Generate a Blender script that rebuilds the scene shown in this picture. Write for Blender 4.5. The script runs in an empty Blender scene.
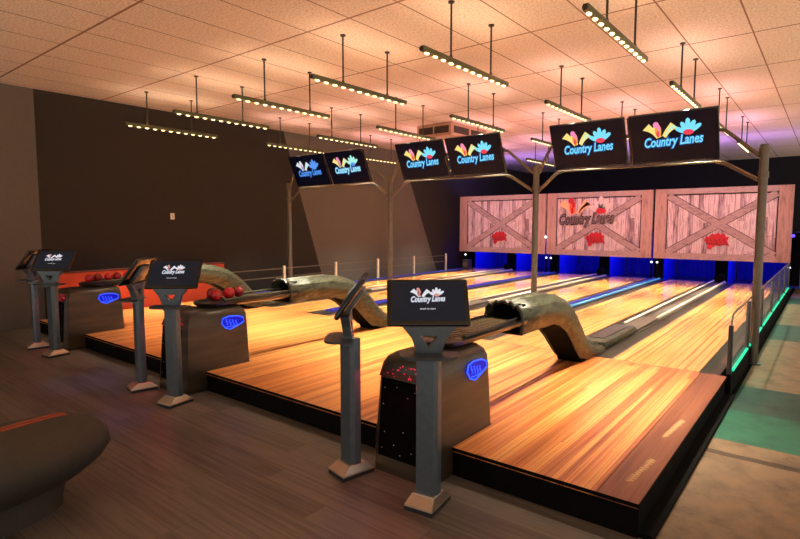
import bpy, bmesh, math, random
from mathutils import Vector, Matrix
random.seed(7)
S = bpy.context.scene
COL = S.collection
PI = math.pi

# ------------------------------------------------------------------ helpers
def lin(h):
    h = h.lstrip('#')
    out = []
    for i in (0, 2, 4):
        c = int(h[i:i+2], 16) / 255
        out.append(c / 12.92 if c <= .04045 else ((c + .055) / 1.055) ** 2.4)
    return tuple(out) + (1,)

class MB:
    """collects shapes into one mesh"""
    def __init__(s):
        s.bm = bmesh.new(); s.mi = 0
    def _m(s, fs):
        for f in fs: f.material_index = s.mi
        return fs
    def poly(s, pts):
        f = s.bm.faces.new([s.bm.verts.new(p) for p in pts]); f.material_index = s.mi; return f
    def box(s, x0, x1, y0, y1, z0, z1, bev=0, M=None, seg=2):
        r = bmesh.ops.create_cube(s.bm, size=1.0)
        vs = r['verts']
        T = Matrix.Translation(((x0+x1)/2, (y0+y1)/2, (z0+z1)/2)) @ Matrix.Diagonal((x1-x0, y1-y0, z1-z0, 1))
        if M is not None and not bev: T = M @ T
        bmesh.ops.transform(s.bm, matrix=T, verts=vs)
        fs = list({f for v in vs for f in v.link_faces}); s._m(fs)
        if bev:
            es = list({e for v in vs for e in v.link_edges})
            rr = bmesh.ops.bevel(s.bm, geom=es, offset=bev, segments=seg, affect='EDGES', profile=.5)
            s._m(rr['faces'])
            if M is not None:
                nv = list({v for f in rr['faces'] for v in f.verts})
                bmesh.ops.transform(s.bm, matrix=M, verts=nv)
        return s
    def cyl(s, p0, p1, r, r2=None, seg=16, cap=True):
        p0, p1 = Vector(p0), Vector(p1); d = p1 - p0
        res = bmesh.ops.create_cone(s.bm, cap_ends=cap, segments=seg, radius1=r, radius2=r if r2 is None else r2, depth=d.length)
        q = Vector((0, 0, 1)).rotation_difference(d.normalized()).to_matrix().to_4x4()
        bmesh.ops.transform(s.bm, matrix=Matrix.Translation((p0+p1)/2) @ q, verts=res['verts'])
        s._m(list({f for v in res['verts'] for f in v.link_faces})); return s
    def sphere(s, c, r, u=20, v=12, sc=(1, 1, 1)):
        res = bmesh.ops.create_uvsphere(s.bm, u_segments=u, v_segments=v, radius=r)
        bmesh.ops.transform(s.bm, matrix=Matrix.Translation(c) @ Matrix.Diagonal((*sc, 1)), verts=res['verts'])
        s._m(list({f for x in res['verts'] for f in x.link_faces})); return s
    def tube(s, pts, r, seg=10):
        pts = [Vector(p) for p in pts]; rings = []
        up = Vector((0, 0, 1))
        for i, p in enumerate(pts):
            t = (pts[min(i+1, len(pts)-1)] - pts[max(i-1, 0)]).normalized()
            a = up if abs(t.z) < .95 else Vector((1, 0, 0))
            u = t.cross(a).normalized(); w = u.cross(t)
            rings.append([p + (u*math.cos(2*PI*k/seg) + w*math.sin(2*PI*k/seg)) * r for k in range(seg)])
        return s.loft(rings, True)
    def loft(s, rings, caps=True, closed=True):
        vr = [[s.bm.verts.new(p) for p in R] for R in rings]
        n = len(vr[0])
        for a, b in zip(vr, vr[1:]):
            for k in range(n if closed else n-1):
                f = s.bm.faces.new((a[k], a[(k+1) % n], b[(k+1) % n], b[k])); f.material_index = s.mi
        if caps and closed:
            for R in (vr[0][::-1], vr[-1]):
                f = s.bm.faces.new(R); f.material_index = s.mi
        return s
    def prism(s, pts, off):
        """polygon pts extruded by vector off"""
        off = Vector(off); a = [Vector(p) for p in pts]
        return s.loft([a, [p + off for p in a]], True)
    def add(s, data, M):
        vs, fs = data
        nv = [s.bm.verts.new(M @ Vector(v)) for v in vs]
        for f in fs:
            try:
                g = s.bm.faces.new([nv[i] for i in f]); g.material_index = s.mi
            except ValueError: pass
        return s
    def build(s, name, mats, parent=None, smooth=None, loc=None, fix=True):
        if fix: bmesh.ops.recalc_face_normals(s.bm, faces=s.bm.faces)
        me = bpy.data.meshes.new(name); s.bm.to_mesh(me); s.bm.free()
        for m in (mats if isinstance(mats, (list, tuple)) else [mats]): me.materials.append(m)
        if smooth is not None:
            for p in me.polygons: p.use_smooth = True
            me.set_sharp_from_angle(angle=math.radians(smooth))
        o = bpy.data.objects.new(name, me); COL.objects.link(o)
        if parent is not None: o.parent = parent
        if loc is not None: o.location = loc
        return o

def tag(o, label=None, cat=None, group=None, kind=None):
    if label: o['label'] = label
    if cat: o['category'] = cat
    if group: o['group'] = group
    if kind: o['kind'] = kind
    return o
def thing(name, loc, label, cat, group=None, rz=0):
    o = bpy.data.objects.new(name, None); o.empty_display_size = .1
    COL.objects.link(o); o.location = loc; o.rotation_euler = (0, 0, rz)
    return tag(o, label, cat, group)
def copy_tree(o, parent=None):
    c = o.copy(); COL.objects.link(c)
    if parent is not None: c.parent = parent
    for ch in list(o.children): copy_tree(ch, c)
    return c
def struct(mb, name, mats, **k): return tag(mb.build(name, mats, **k), kind='structure')

# ------------------------------------------------------------------ materials
def new_mat(name):
    m = bpy.data.materials.new(name); m.use_nodes = True
    nt = m.node_tree; b = nt.nodes['Principled BSDF']
    return m, nt, b
def N(nt, t, **k):
    n = nt.nodes.new(t)
    for a, v in k.items():
        if a in n.inputs.keys(): n.inputs[a].default_value = v
        else: setattr(n, a, v)
    return n
def ramp(nt, stops, interp='LINEAR'):
    r = nt.nodes.new('ShaderNodeValToRGB'); cr = r.color_ramp; cr.interpolation = interp
    while len(cr.elements) > 1: cr.elements.remove(cr.elements[-1])
    cr.elements[0].position = stops[0][0]; cr.elements[0].color = stops[0][1]
    for p, c in stops[1:]:
        e = cr.elements.new(p); e.color = c
    return r
def plain(name, hexc, rough=.5, metal=0, var=.12, scale=8, bump=0, coat=0, spec=.5):
    """a colour broken up by fine noise"""
    m, nt, b = new_mat(name); c = lin(hexc)
    tc = N(nt, 'ShaderNodeTexCoord'); no = N(nt, 'ShaderNodeTexNoise', Scale=scale, Detail=5.0)
    nt.links.new(tc.outputs['Object'], no.inputs['Vector'])
    r = ramp(nt, [(.3, tuple(x*(1-var) for x in c[:3])+(1,)), (.7, tuple(min(1, x*(1+var)) for x in c[:3])+(1,))])
    nt.links.new(no.outputs['Fac'], r.inputs['Fac']); nt.links.new(r.outputs['Color'], b.inputs['Base Color'])
    b.inputs['Roughness'].default_value = rough; b.inputs['Metallic'].default_value = metal
    b.inputs['Coat Weight'].default_value = coat; b.inputs['Specular IOR Level'].default_value = spec
    if bump:
        bp = N(nt, 'ShaderNodeBump', Strength=bump, Distance=.01)
        nt.links.new(no.outputs['Fac'], bp.inputs['Height']); nt.links.new(bp.outputs['Normal'], b.inputs['Normal'])
    return m
def glow(name, hexc, strength, base='#000000'):
    m, nt, b = new_mat(name)
    b.inputs['Base Color'].default_value = lin(base)
    b.inputs['Emission Color'].default_value = lin(hexc); b.inputs['Emission Strength'].default_value = strength
    b.inputs['Roughness'].default_value = .4; b.inputs['Specular IOR Level'].default_value = .15
    return m
def boards(name, cols, bw, bl, axis='Y', rough=.3, gap=.0, grain=60, coat=.0, mixg=.5, gapcol='#20100a', spec=.5, streak=1.2):
    """boards running along axis; bw wide, bl long"""
    m, nt, b = new_mat(name); L = nt.links.new
    tc = N(nt, 'ShaderNodeTexCoord'); sp = N(nt, 'ShaderNodeSeparateXYZ'); L(tc.outputs['Object'], sp.inputs[0])
    ax = {'X': 0, 'Y': 1, 'Z': 2}
    along = sp.outputs[ax[axis[0]]]; across = sp.outputs[ax[axis[1]]] if len(axis) > 1 else sp.outputs[0 if axis == 'Y' else 1]
    def mth(op, a, v=None, c=None):
        n = N(nt, 'ShaderNodeMath', operation=op)
        for i, x in enumerate((a, v, c)):
            if x is None: continue
            if isinstance(x, (int, float)): n.inputs[i].default_value = x
            else: L(x, n.inputs[i])
        return n.outputs[0]
    u = mth('DIVIDE', across, bw); iu = mth('FLOOR', u)
    off = mth('MULTIPLY', mth('SINE', mth('MULTIPLY', iu, 12.9898)), 7.13)
    v = mth('ADD', mth('DIVIDE', along, bl), off); iv = mth('FLOOR', v)
    cb = N(nt, 'ShaderNodeCombineXYZ'); L(iu, cb.inputs[0]); L(iv, cb.inputs[1])
    wn = N(nt, 'ShaderNodeTexWhiteNoise', noise_dimensions='2D'); L(cb.outputs[0], wn.inputs['Vector'])
    g = N(nt, 'ShaderNodeCombineXYZ'); L(mth('MULTIPLY', across, grain), g.inputs[0]); L(mth('MULTIPLY', along, streak), g.inputs[1]); L(wn.outputs['Value'], g.inputs[2])
    no = N(nt, 'ShaderNodeTexNoise', Scale=1.0, Detail=6.0, Roughness=.6); L(g.outputs[0], no.inputs['Vector'])
    f = mth('ADD', mth('MULTIPLY', wn.outputs['Value'], 1-mixg), mth('MULTIPLY', mth('MULTIPLY_ADD', no.outputs['Fac'], 2.2, -.6), mixg))
    n = len(cols); r = ramp(nt, [(i/(n-1)*.8+.1, lin(c)) for i, c in enumerate(cols)])
    L(f, r.inputs['Fac']); out = r.outputs['Color']
    if gap:
        fr = mth('FRACT', u); e = mth('LESS_THAN', fr, gap/bw)
        fv = mth('FRACT', v); e2 = mth('LESS_THAN', fv, gap/bl); e = mth('MAXIMUM', e, e2)
        mx = N(nt, 'ShaderNodeMix', data_type='RGBA'); L(e, mx.inputs['Factor']); L(out, mx.inputs['A']); mx.inputs['B'].default_value = lin(gapcol)
        out = mx.outputs['Result']
    L(out, b.inputs['Base Color']); b.inputs['Roughness'].default_value = rough
    b.inputs['Coat Weight'].default_value = coat; b.inputs['Coat Roughness'].default_value = .12
    b.inputs['Specular IOR Level'].default_value = spec
    return m

M = {}
M['approach'] = boards('approach maple', ['#743618', '#a85a2c', '#c8783e', '#dc9852', '#964a22'], .042, 7.0, grain=85, rough=.34, gap=.0022, gapcol='#6a3416', mixg=.5, coat=.2, streak=.7)
M['lane'] = boards('lane maple', ['#9c5626', '#c07a3c', '#d6944c', '#e2a860', '#b06c32'], .030, 7.0, grain=85, rough=.2, gap=.0016, gapcol='#7a4420', mixg=.5, coat=.3, streak=.7)
M['strip'] = boards('approach end strip wood', ['#5a301c', '#764428', '#845032', '#683a22'], .09, 2.4, grain=50, rough=.35, mixg=.6)
M['vinyl'] = boards('dark vinyl planks', ['#3b3632', '#554e48', '#6a625a', '#48423d'], .19, 1.3, axis='X', grain=34, rough=.42, mixg=.6, gap=.003, gapcol='#2e241e')
M['maskwood'] = boards('weathered barn boards', ['#443440', '#84686e', '#b4989c', '#dcc4c4', '#9a7c80'], .12, 3.0, axis='ZX', grain=24, rough=.8, mixg=.62, gap=.004, gapcol='#4a3030', streak=2.6)
M['bracewood'] = boards('weathered brace boards', ['#765a5a', '#9c8080', '#b09490', '#8a6c6a'], .3, 3.0, axis='XZ', grain=25, rough=.8, mixg=.75, streak=5)
M['framewood'] = boards('weathered frame boards', ['#805e54', '#a47e74', '#b69088', '#906a60'], .09, 2.2, axis='ZX', grain=40, rough=.8, mixg=.7, streak=4)
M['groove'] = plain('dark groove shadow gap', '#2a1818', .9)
M['black'] = plain('black paint', '#080707', .8, var=.2, spec=.05)
M['fascia'] = plain('black step fascia', '#080707', .8, var=.2, spec=.1)
M['darkmetal'] = plain('dark powder coated metal', '#3c4046', .38, .6, var=.1)
M['post'] = plain('slate kiosk post', '#5c6975', .38, .55, var=.1, scale=20)
M['basealu'] = plain('satin base plate', '#c0b0a0', .3, .85, var=.1)
M['steel'] = plain('brushed grey pipe', '#665d53', .4, .5, var=.1, scale=14)
M['rodm'] = plain('black rod', '#2c2620', .45, .4)
M['fixture'] = plain('dark olive light housing', '#56583e', .4, .4)
M['bezel'] = plain('glossy black bezel', '#08090b', .22, var=.1)
M['screen'] = glow('dark tablet screen', '#22242c', .6, '#05060a')
M['tvscreen'] = glow('dark monitor screen', '#080b1e', .45, '#020306')
M['cyan'] = glow('logo light blue', '#74d4f2', 1.1); M['blue'] = glow('logo outline blue', '#1c64c0', .8)
M['yellow'] = glow('logo yellow', '#f2dd80', 1.0); M['orange'] = glow('logo orange', '#f09a3c', 1.0)
M['pink'] = glow('logo pink', '#ee88b8', 1.0); M['redg'] = glow('logo red', '#ea4058', 1.0); M['mint'] = glow('logo mint', '#a8e8dc', 1.0)
M['white'] = glow('logo white', '#e4e4ec', .9); M['greyg'] = glow('logo grey', '#8c90a8', .8); M['rose'] = glow('logo rose', '#d89890', .85)
M['brown'] = glow('logo brown', '#8a3c34', .8)
M['bluefade'] = glow('logo faded blue', '#5a94ea', 1.0)
P = lambda n, h: plain('printed ' + n, h, .7, var=.06)
M['p_red'] = P('red', '#b81424'); M['p_or'] = P('orange', '#f05a3c'); M['p_yel'] = P('cream', '#f2b484'); M['p_grey'] = P('grey', '#6a5458')
M['p_dark'] = P('charcoal', '#2a1a1e'); M['p_pale'] = P('pale', '#dcc4bc')
M['gutter'] = plain('dark grey gutter', '#3e3830', .35, var=.15)
M['cap'] = plain('grey division capping', '#544b40', .4, var=.15)
M['capdark'] = plain('dark division capping', '#1d1a18', .4)
M['tubewhite'] = plain('pale white rail', '#d8cdb8', .3, var=.04)
M['tubeblue'] = glow('lit cyan rail', '#3cb4e8', .55, '#6080a0')
M['tubeviolet'] = glow('lit violet rail', '#3a38c8', .45, '#303060')
M['tray'] = plain('black tray rim', '#171412', .3, var=.2)
M['slat'] = plain('worn tray slats', '#6a5a40', .4, .4, var=.5, scale=60)
M['ball'] = plain('red ball', '#b41420', .12, var=.35, scale=7, coat=.6)
M['ballb'] = plain('crimson ball', '#8c1018', .12, var=.4, scale=9, coat=.6)
M['redpaint'] = plain('orange red paint', '#b43c1e', .5, var=.06, scale=3)
M['capdarkred'] = plain('dark red capping', '#4c1710', .5)
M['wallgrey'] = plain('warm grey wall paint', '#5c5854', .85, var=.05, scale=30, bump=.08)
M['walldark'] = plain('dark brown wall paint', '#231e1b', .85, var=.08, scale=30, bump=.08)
M['wallblack'] = plain('black back wall', '#0d0b0b', .9)
M['plate'] = plain('white switch plate', '#fbf8f0', .4, var=.03)
M['duct'] = plain('beige vent box', '#a88470', .6, var=.05)
M['grille'] = plain('dark grille', '#2a1d16', .7)
M['sofa'] = plain('charcoal upholstery', '#35332d', .75, var=.18, scale=120, bump=.15)
M['piping'] = plain('rust red stripe fabric', '#98482e', .7, var=.1, scale=60)
M['bulb'] = glow('lit bulb', '#ffe6a4', 3.2)
M['ledgreen'] = glow('green led strip', '#18d098', 1.4)
M['redled'] = glow('red led dots', '#e82040', 1.1)
M['blueled'] = glow('blue led lines', '#2a48ff', 2.6)
M['bluepanel'] = glow('blue lit badge', '#0610c8', .75, '#050820')
M['violet'] = glow('violet lamp', '#4a34ff', 4); M['whitel'] = glow('white lamp', '#ffffff', 3)
M['kick'] = plain('blue kickback panel', '#2a34d8', .5, var=.05)
M['curtain'] = plain('dark pit curtain', '#1a1e8c', .8, var=.15, scale=14)
M['pitdeck'] = plain('pit deck', '#3a3450', .5)
M['scuff'] = plain('faded pale marking', '#b08a5c', .6)
M['speck'] = plain('bright stud', '#d8ccd4', .2, .7)

def hood_mat():
    m, nt, b = new_mat('weathered olive hood print'); L = nt.links.new
    tc = N(nt, 'ShaderNodeTexCoord'); mp = N(nt, 'ShaderNodeMapping'); mp.inputs['Scale'].default_value = (6, 1.6, 6)
    L(tc.outputs['Object'], mp.inputs[0])
    n1 = N(nt, 'ShaderNodeTexNoise', Scale=1.6, Detail=7.0, Roughness=.65, Distortion=.8); L(mp.outputs[0], n1.inputs['Vector'])
    r = ramp(nt, [(.34, lin('#0e0f0a')), (.44, lin('#2e3124')), (.51, lin('#484c3a')), (.57, lin('#1a1b10')), (.64, lin('#3a3d2c')), (.74, lin('#7a7c66'))])
    L(n1.outputs['Fac'], r.inputs[0]); L(r.outputs[0], b.inputs['Base Color'])
    b.inputs['Roughness'].default_value = .42; b.inputs['Metallic'].default_value = .1
    return m
M['hood'] = hood_mat()
def console_mat():
    m, nt, b = new_mat('console side laminate'); L = nt.links.new
    tc = N(nt, 'ShaderNodeTexCoord'); mp = N(nt, 'ShaderNodeMapping'); mp.inputs['Rotation'].default_value = (math.radians(-35), 0, 0); mp.inputs['Scale'].default_value = (1, 1.2, 9)
    L(tc.outputs['Object'], mp.inputs[0])
    n1 = N(nt, 'ShaderNodeTexNoise', Scale=1.3, Detail=4.0); L(mp.outputs[0], n1.inputs['Vector'])
    r = ramp(nt, [(.3, lin('#2e2820')), (.55, lin('#40382e')), (.75, lin('#564b3c'))])
    L(n1.outputs['Fac'], r.inputs[0]); L(r.outputs[0], b.inputs['Base Color']); b.inputs['Roughness'].default_value = .32
    return m
M['console'] = console_mat()
def ceiling_mat():
    m, nt, b = new_mat('mineral ceiling tiles'); L = nt.links.new
    tc = N(nt, 'ShaderNodeTexCoord'); sp = N(nt, 'ShaderNodeSeparateXYZ'); L(tc.outputs['Object'], sp.inputs[0])
    def edge(out, size, ph, w):
        a = N(nt, 'ShaderNodeMath', operation='ADD'); L(out, a.inputs[0]); a.inputs[1].default_value = ph
        d = N(nt, 'ShaderNodeMath', operation='DIVIDE'); L(a.outputs[0], d.inputs[0]); d.inputs[1].default_value = size
        f = N(nt, 'ShaderNodeMath', operation='FRACT'); L(d.outputs[0], f.inputs[0])
        l = N(nt, 'ShaderNodeMath', operation='LESS_THAN'); L(f.outputs[0], l.inputs[0]); l.inputs[1].default_value = w/size
        return l.outputs[0]
    ex = edge(sp.outputs[0], .705, 5.80+.009+7.05, .018); ey = edge(sp.outputs[1], 1.70, -2.86+.015+17, .03)
    mx = N(nt, 'ShaderNodeMath', operation='MAXIMUM'); L(ex, mx.inputs[0]); L(ey, mx.inputs[1])
    no = N(nt, 'ShaderNodeTexNoise', Scale=38.0, Detail=5.0, Roughness=.7); L(tc.outputs['Object'], no.inputs['Vector'])
    r = ramp(nt, [(.36, lin('#c0a896')), (.5, lin('#e0cab8')), (.62, lin('#ecdccc'))]); L(no.outputs['Fac'], r.inputs[0])
    mix = N(nt, 'ShaderNodeMix', data_type='RGBA'); L(mx.outputs[0], mix.inputs['Factor']); L(r.outputs[0], mix.inputs['A']); mix.inputs['B'].default_value = lin('#8a6450')
    L(mix.outputs['Result'], b.inputs['Base Color']); b.inputs['Roughness'].default_value = .9
    bp = N(nt, 'ShaderNodeBump', Strength=.25, Distance=.01); L(no.outputs['Fac'], bp.inputs['Height']); L(bp.outputs[0], b.inputs['Normal'])
    return m
M['ceiling'] = ceiling_mat()
def concrete_mat():
    m, nt, b = new_mat('painted and bare concrete'); L = nt.links.new
    tc = N(nt, 'ShaderNodeTexCoord'); sp = N(nt, 'ShaderNodeSeparateXYZ'); L(tc.outputs['Object'], sp.inputs[0])
    wob = N(nt, 'ShaderNodeTexNoise', Scale=5.0, Detail=4.0); L(tc.outputs['Object'], wob.inputs['Vector'])
    a = N(nt, 'ShaderNodeMath', operation='MULTIPLY_ADD'); L(wob.outputs['Fac'], a.inputs[0]); a.inputs[1].default_value = .03; L(sp.outputs[1], a.inputs[2])
    d = N(nt, 'ShaderNodeMath', operation='DIVIDE'); L(a.outputs[0], d.inputs[0]); d.inputs[1].default_value = 23.0
    bare, green, teal, seam = lin('#7c6650'), lin('#22604c'), lin('#28443e'), lin('#4a3a2c')
    r = ramp(nt, [(0, bare), (4.76/23, seam), (4.785/23, bare), (5.04/23, green), (5.95/23, teal), (6.98/23, bare), (8.3/23, seam), (8.32/23, bare), (10.1/23, teal), (11.7/23, bare), (15/23, teal), (16.2/23, bare)], 'CONSTANT')
    L(d.outputs[0], r.inputs[0])
    n2 = N(nt, 'ShaderNodeTexNoise', Scale=4.0, Detail=10.0, Roughness=.75); L(tc.outputs['Object'], n2.inputs['Vector'])
    r2 = ramp(nt, [(.34, (.38, .37, .36, 1)), (.5, (.86, .84, .82, 1)), (.68, (1.2, 1.12, 1.0, 1))]); L(n2.outputs['Fac'], r2.inputs[0])
    mix = N(nt, 'ShaderNodeMix', data_type='RGBA', blend_type='MULTIPLY'); mix.inputs['Factor'].default_value = .8
    L(r.outputs[0], mix.inputs['A']); L(r2.outputs[0], mix.inputs['B'])
    L(mix.outputs['Result'], b.inputs['Base Color']); b.inputs['Roughness'].default_value = .6
    return m
M['concrete'] = concrete_mat()
def glass_mat():
    m, nt, b = new_mat('clear fence glass')
    b.inputs['Base Color'].default_value = (.8, .85, .85, 1); b.inputs['Roughness'].default_value = .05
    b.inputs['Alpha'].default_value = .16
    return m
M['glass'] = glass_mat()

# ------------------------------------------------------------------ layout constants (metres; lanes run along +Y)
ZP = .21                     # deck height
Y0 = 3.14                    # front edge of the approach
YF = 6.45                    # foul line
YE = 16.95                    # lane end
YM = 16.4                   # mask face
CC = [-2.31, -5.485, -8.665]   # pair centres, right to left
XR, XL = -.775, -10.265       # deck sides
HC = 4.13                    # ceiling
WX = -10.85                  # left wall
ORD = ['first', 'second', 'third', 'fourth', 'fifth', 'sixth']
PAIR = ['right-hand', 'middle', 'left-hand']

# ------------------------------------------------------------------ shell
b = MB(); b.box(WX-.3, -.70, -2.5, 3.6, -.1, 0); struct(b, 'floor', M['vinyl'])
b = MB(); b.box(-.70, 2.5, -2.5, 23.1, -.1, 0); struct(b, 'floor_concrete', M['concrete'])
b = MB(); b.box(WX-.3, -.70, 3.6, 23.1, -.1, 0); struct(b, 'floor_under_lanes', M['black'])
b = MB(); b.box(WX-.3, 4, -4, 23.1, HC, HC+.1); struct(b, 'ceiling', M['ceiling'])
b = MB(); b.box(WX-.3, 4, 23, 23.2, 0, HC); struct(b, 'wall_back', M['wallblack'])
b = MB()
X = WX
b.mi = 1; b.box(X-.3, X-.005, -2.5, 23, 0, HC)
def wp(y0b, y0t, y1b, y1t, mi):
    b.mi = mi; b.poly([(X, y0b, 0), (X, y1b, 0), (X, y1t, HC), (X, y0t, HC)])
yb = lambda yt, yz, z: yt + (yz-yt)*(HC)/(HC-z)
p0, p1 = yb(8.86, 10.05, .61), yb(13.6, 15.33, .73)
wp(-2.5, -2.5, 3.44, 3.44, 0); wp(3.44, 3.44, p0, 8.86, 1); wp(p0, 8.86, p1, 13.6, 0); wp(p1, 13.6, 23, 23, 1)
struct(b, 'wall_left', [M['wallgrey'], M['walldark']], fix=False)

# low orange-red panel along the left wall
t = thing('low_partition', (-10.5, 3.55, 0), 'orange-red low partition along the dark left wall behind the ball returns', 'partition')
MB().box(-.05, .0, 0, 3.3, 0, .93).build('panel', M['redpaint'], t)
MB().box(-.07, .015, -.01, 3.31, .93, .965, bev=.006).build('capping', M['capdarkred'], t)
# wall switch
t = thing('wall_switch', (WX+.004, 5.87, 1.97), 'small white switch plate on the dark left wall', 'switch')
MB().box(0, .012, -.045, .045, -.065, .065, bev=.004).build('plate', M['plate'], t)
MB().box(.012, .02, -.016, .016, -.03, .03, bev=.003).build('rocker', M['tubewhite'], t)

# ------------------------------------------------------------------ approach platform
t = thing('approach_platform', (0, 0, 0), 'raised wooden bowling approach with black front step, running across all lanes', 'platform')
def deck(x0, x1, mat, name='deck_section', y0=Y0, y1=YF):
    MB().box(x0, x1, y0, y1, ZP-.03, ZP).build(name, mat, t)
SEAM = .004
xs = sorted(set([XL] + [c for c in CC] + [(CC[0]+CC[1])/2, (CC[1]+CC[2])/2] + [-1.015]))
NW, NY = .274, 3.722        # console notch
for a, bb in zip(xs, xs[1:]):
    # notch around the consoles
    m = MB()
    l = a if a not in CC else a; r_ = bb
    pts = []
    if a in CC: pts += [(a+SEAM, NY), (a+NW, NY), (a+NW, Y0)]
    else: pts += [(a+SEAM*.3, Y0)]
    if bb in CC: pts += [(bb-NW, Y0), (bb-NW, NY), (bb-SEAM, NY), (bb-SEAM, YF)]
    else: pts += [(bb-SEAM*.3, Y0), (bb-SEAM*.3, YF)]
    pts += [(a+(SEAM if a in CC else SEAM*.3), YF)]
    m.prism([(x, y, ZP-.03) for x, y in pts], (0, 0, .03)); m.build('deck_section', M['approach'], t)
deck(-1.015+SEAM, XR, M['strip'], 'end_strip')
for y0, y1 in ((3.40, 3.82), (4.30, 4.76)):          # two faded scuffed markings
    m = MB(); rg = random.Random(int(y0*10)); R_ = []
    for k in range(25):
        u = k/24; yy = y0+(y1-y0)*u; x_ = -.90+.04*u+(.022 if k % 2 else -.022)*rg.uniform(.4, 1)
        R_.append([(x_-.007, yy-.003, ZP+.0002), (x_+.007, yy-.003, ZP+.0002), (x_+.007, yy+.006, ZP+.0009), (x_-.007, yy+.006, ZP+.0009)])
    m.loft(R_, True)
    m.build('faded_marking', M['scuff'], t)
# fascia: front pieces between the notches, sides
fx = [XL] + [v for c in reversed(CC) for v in (c-NW, c+NW)] + [XR]
for a, bb in zip(fx[::2], fx[1::2]):
    MB().box(a, bb, Y0+.012, Y0+.04, 0, ZP-.031).build('fascia', M['fascia'], t)
    MB().box(a, bb, Y0-.004, Y0, ZP-.022, ZP+.001).build('edge_trim', M['fascia'], t)
MB().box(XR-.04, XR-.012, Y0+.04, YF, 0, ZP-.031).build('fascia', M['fascia'], t)
MB().box(XR, XR+.006, Y0-.004, YF, ZP-.026, ZP+.001).build('edge_trim', M['fascia'], t)
MB().box(XL+.012, XL+.04, Y0+.04, YF, 0, ZP-.031).build('fascia', M['fascia'], t)
MB().box(XR-.012, -.695, Y0+.03, YF, 0, .03).build('base_strip', M['fascia'], t)
MB().box(XL+.1, XR-.1, 3.9, YF, 0, ZP-.035).build('underframe', M['black'], t)

# ------------------------------------------------------------------ lanes
def lane(xc, label, gl, gr):
    """xc lane centre; gl/gr gutter widths left and right"""
    t = thing('bowling_lane', (xc, YF, 0), label, 'bowling lane', 'bowling lanes side by side')
    w = .457; Ln = YE-YF
    MB().box(-w, w, .012, Ln, ZP-.12, ZP).build('lane_surface', M['lane'], t)
    MB().box(-w, w, 0, .012, ZP-.1, ZP+.0005).build('foul_line', M['capdark'], t)
    for s, g in ((-1, gl), (1, gr)):
        m = MB(); R = []
        for y in (0.0, Ln):
            R.append([(s*(w+.002+g*k/8), y, ZP-.012-.075*math.sin(PI*k/8)) for k in range(9)] + [(s*(w+.002+g), y, ZP-.12), (s*(w+.002), y, ZP-.12)])
        m.loft(R, True); m.build('gutter', M['gutter'], t, smooth=35)
    m = MB()
    for k in range(-3, 4):
        y = 3.55 + .22*(3-abs(k)); x = k*.125
        m.prism([(x-.016, y-.05, ZP), (x+.016, y-.05, ZP), (x, y+.07, ZP)], (0, 0, .0008))
    m.build('aiming_arrows', M['capdark'], t)
    return t
i = 0
LX = []
for pi_, c in enumerate(CC):
    for s in (1, -1):
        LX.append(c+s*.815)
        nm = f'maple bowling lane, {ORD[i]} from the right' + (' beside the glass fence' if i == 0 else ' beside the dark left wall' if i == 5 else '')
        lane(c+s*.815, nm, *((.185, .19) if s == 1 else (.19, .185)))
        i += 1

# centre division with the ball return track, two pale rails
for pi_, c in enumerate(CC):
    t = thing('return_capping', (c, YF, 0), f'grey return capping with two pale rails between the lanes of the {PAIR[pi_]} pair', 'lane divider', 'return cappings inside each lane pair')
    MB().box(-.165, .165, .0, YE-YF, 0, ZP+.008, bev=.006).build('capping', M['cap'], t)
    MB().box(-.17, .17, .35, 1.75, ZP+.009, ZP+.115, bev=.03).build('track_cover', M['hood'], t, smooth=40)
    MB().box(-.09, .09, .55, 1.6, ZP+.1155, ZP+.125, bev=.003).build('cover_lid', M['gutter'], t)
    MB().box(-.15, .15, 1.75, 3.1, ZP+.0085, ZP+.05, bev=.012).build('track_sleeve', M['cap'], t, smooth=40)
    for s in (-1, 1):
        y0 = 2.2 if s < 0 else 3.1
        MB().box(s*.125-.022, s*.125+.022, y0, YE-YF-.1, ZP+.0085 if s > 0 else ZP+.051, ZP+.055 if s > 0 else ZP+.075, bev=.008).build('rail', M['tubewhite'], t, smooth=40)
# divisions between neighbouring pairs
for k, (c0, lab) in enumerate((((CC[0]+CC[1])/2, 'dark lane division with glowing cyan rails between the right-hand and middle lane pairs'), ((CC[1]+CC[2])/2, 'dark lane division with violet rails between the middle and left-hand lane pairs'))):
    t = thing('lane_division', (c0, YF, 0), lab, 'lane divider')
    MB().box(-.12, .12, 0, YE-YF, 0, ZP+.01, bev=.006).build('capping', M['capdark'], t)
    for s in (-1, 1):
        mt = M['tubeblue'] if (k == 0 and s > 0) else M['tubeviolet']
        MB().box(s*.068-.02, s*.068+.02, .3, YE-YF-.1, ZP+.0105, ZP+.045, bev=.008).build('rail', mt, t, smooth=40)
t = thing('lane_division', (XL, YF, 0), 'dark division along the left edge of the sixth lane below the thin fence', 'lane divider')
MB().box(0, .135, 0, YE-YF, 0, ZP+.01, bev=.006).build('capping', M['capdark'], t)
MB().box(.05, .09, .3, YE-YF-.1, ZP+.0105, ZP+.04, bev=.008).build('rail', M['tubeviolet'], t)

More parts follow.
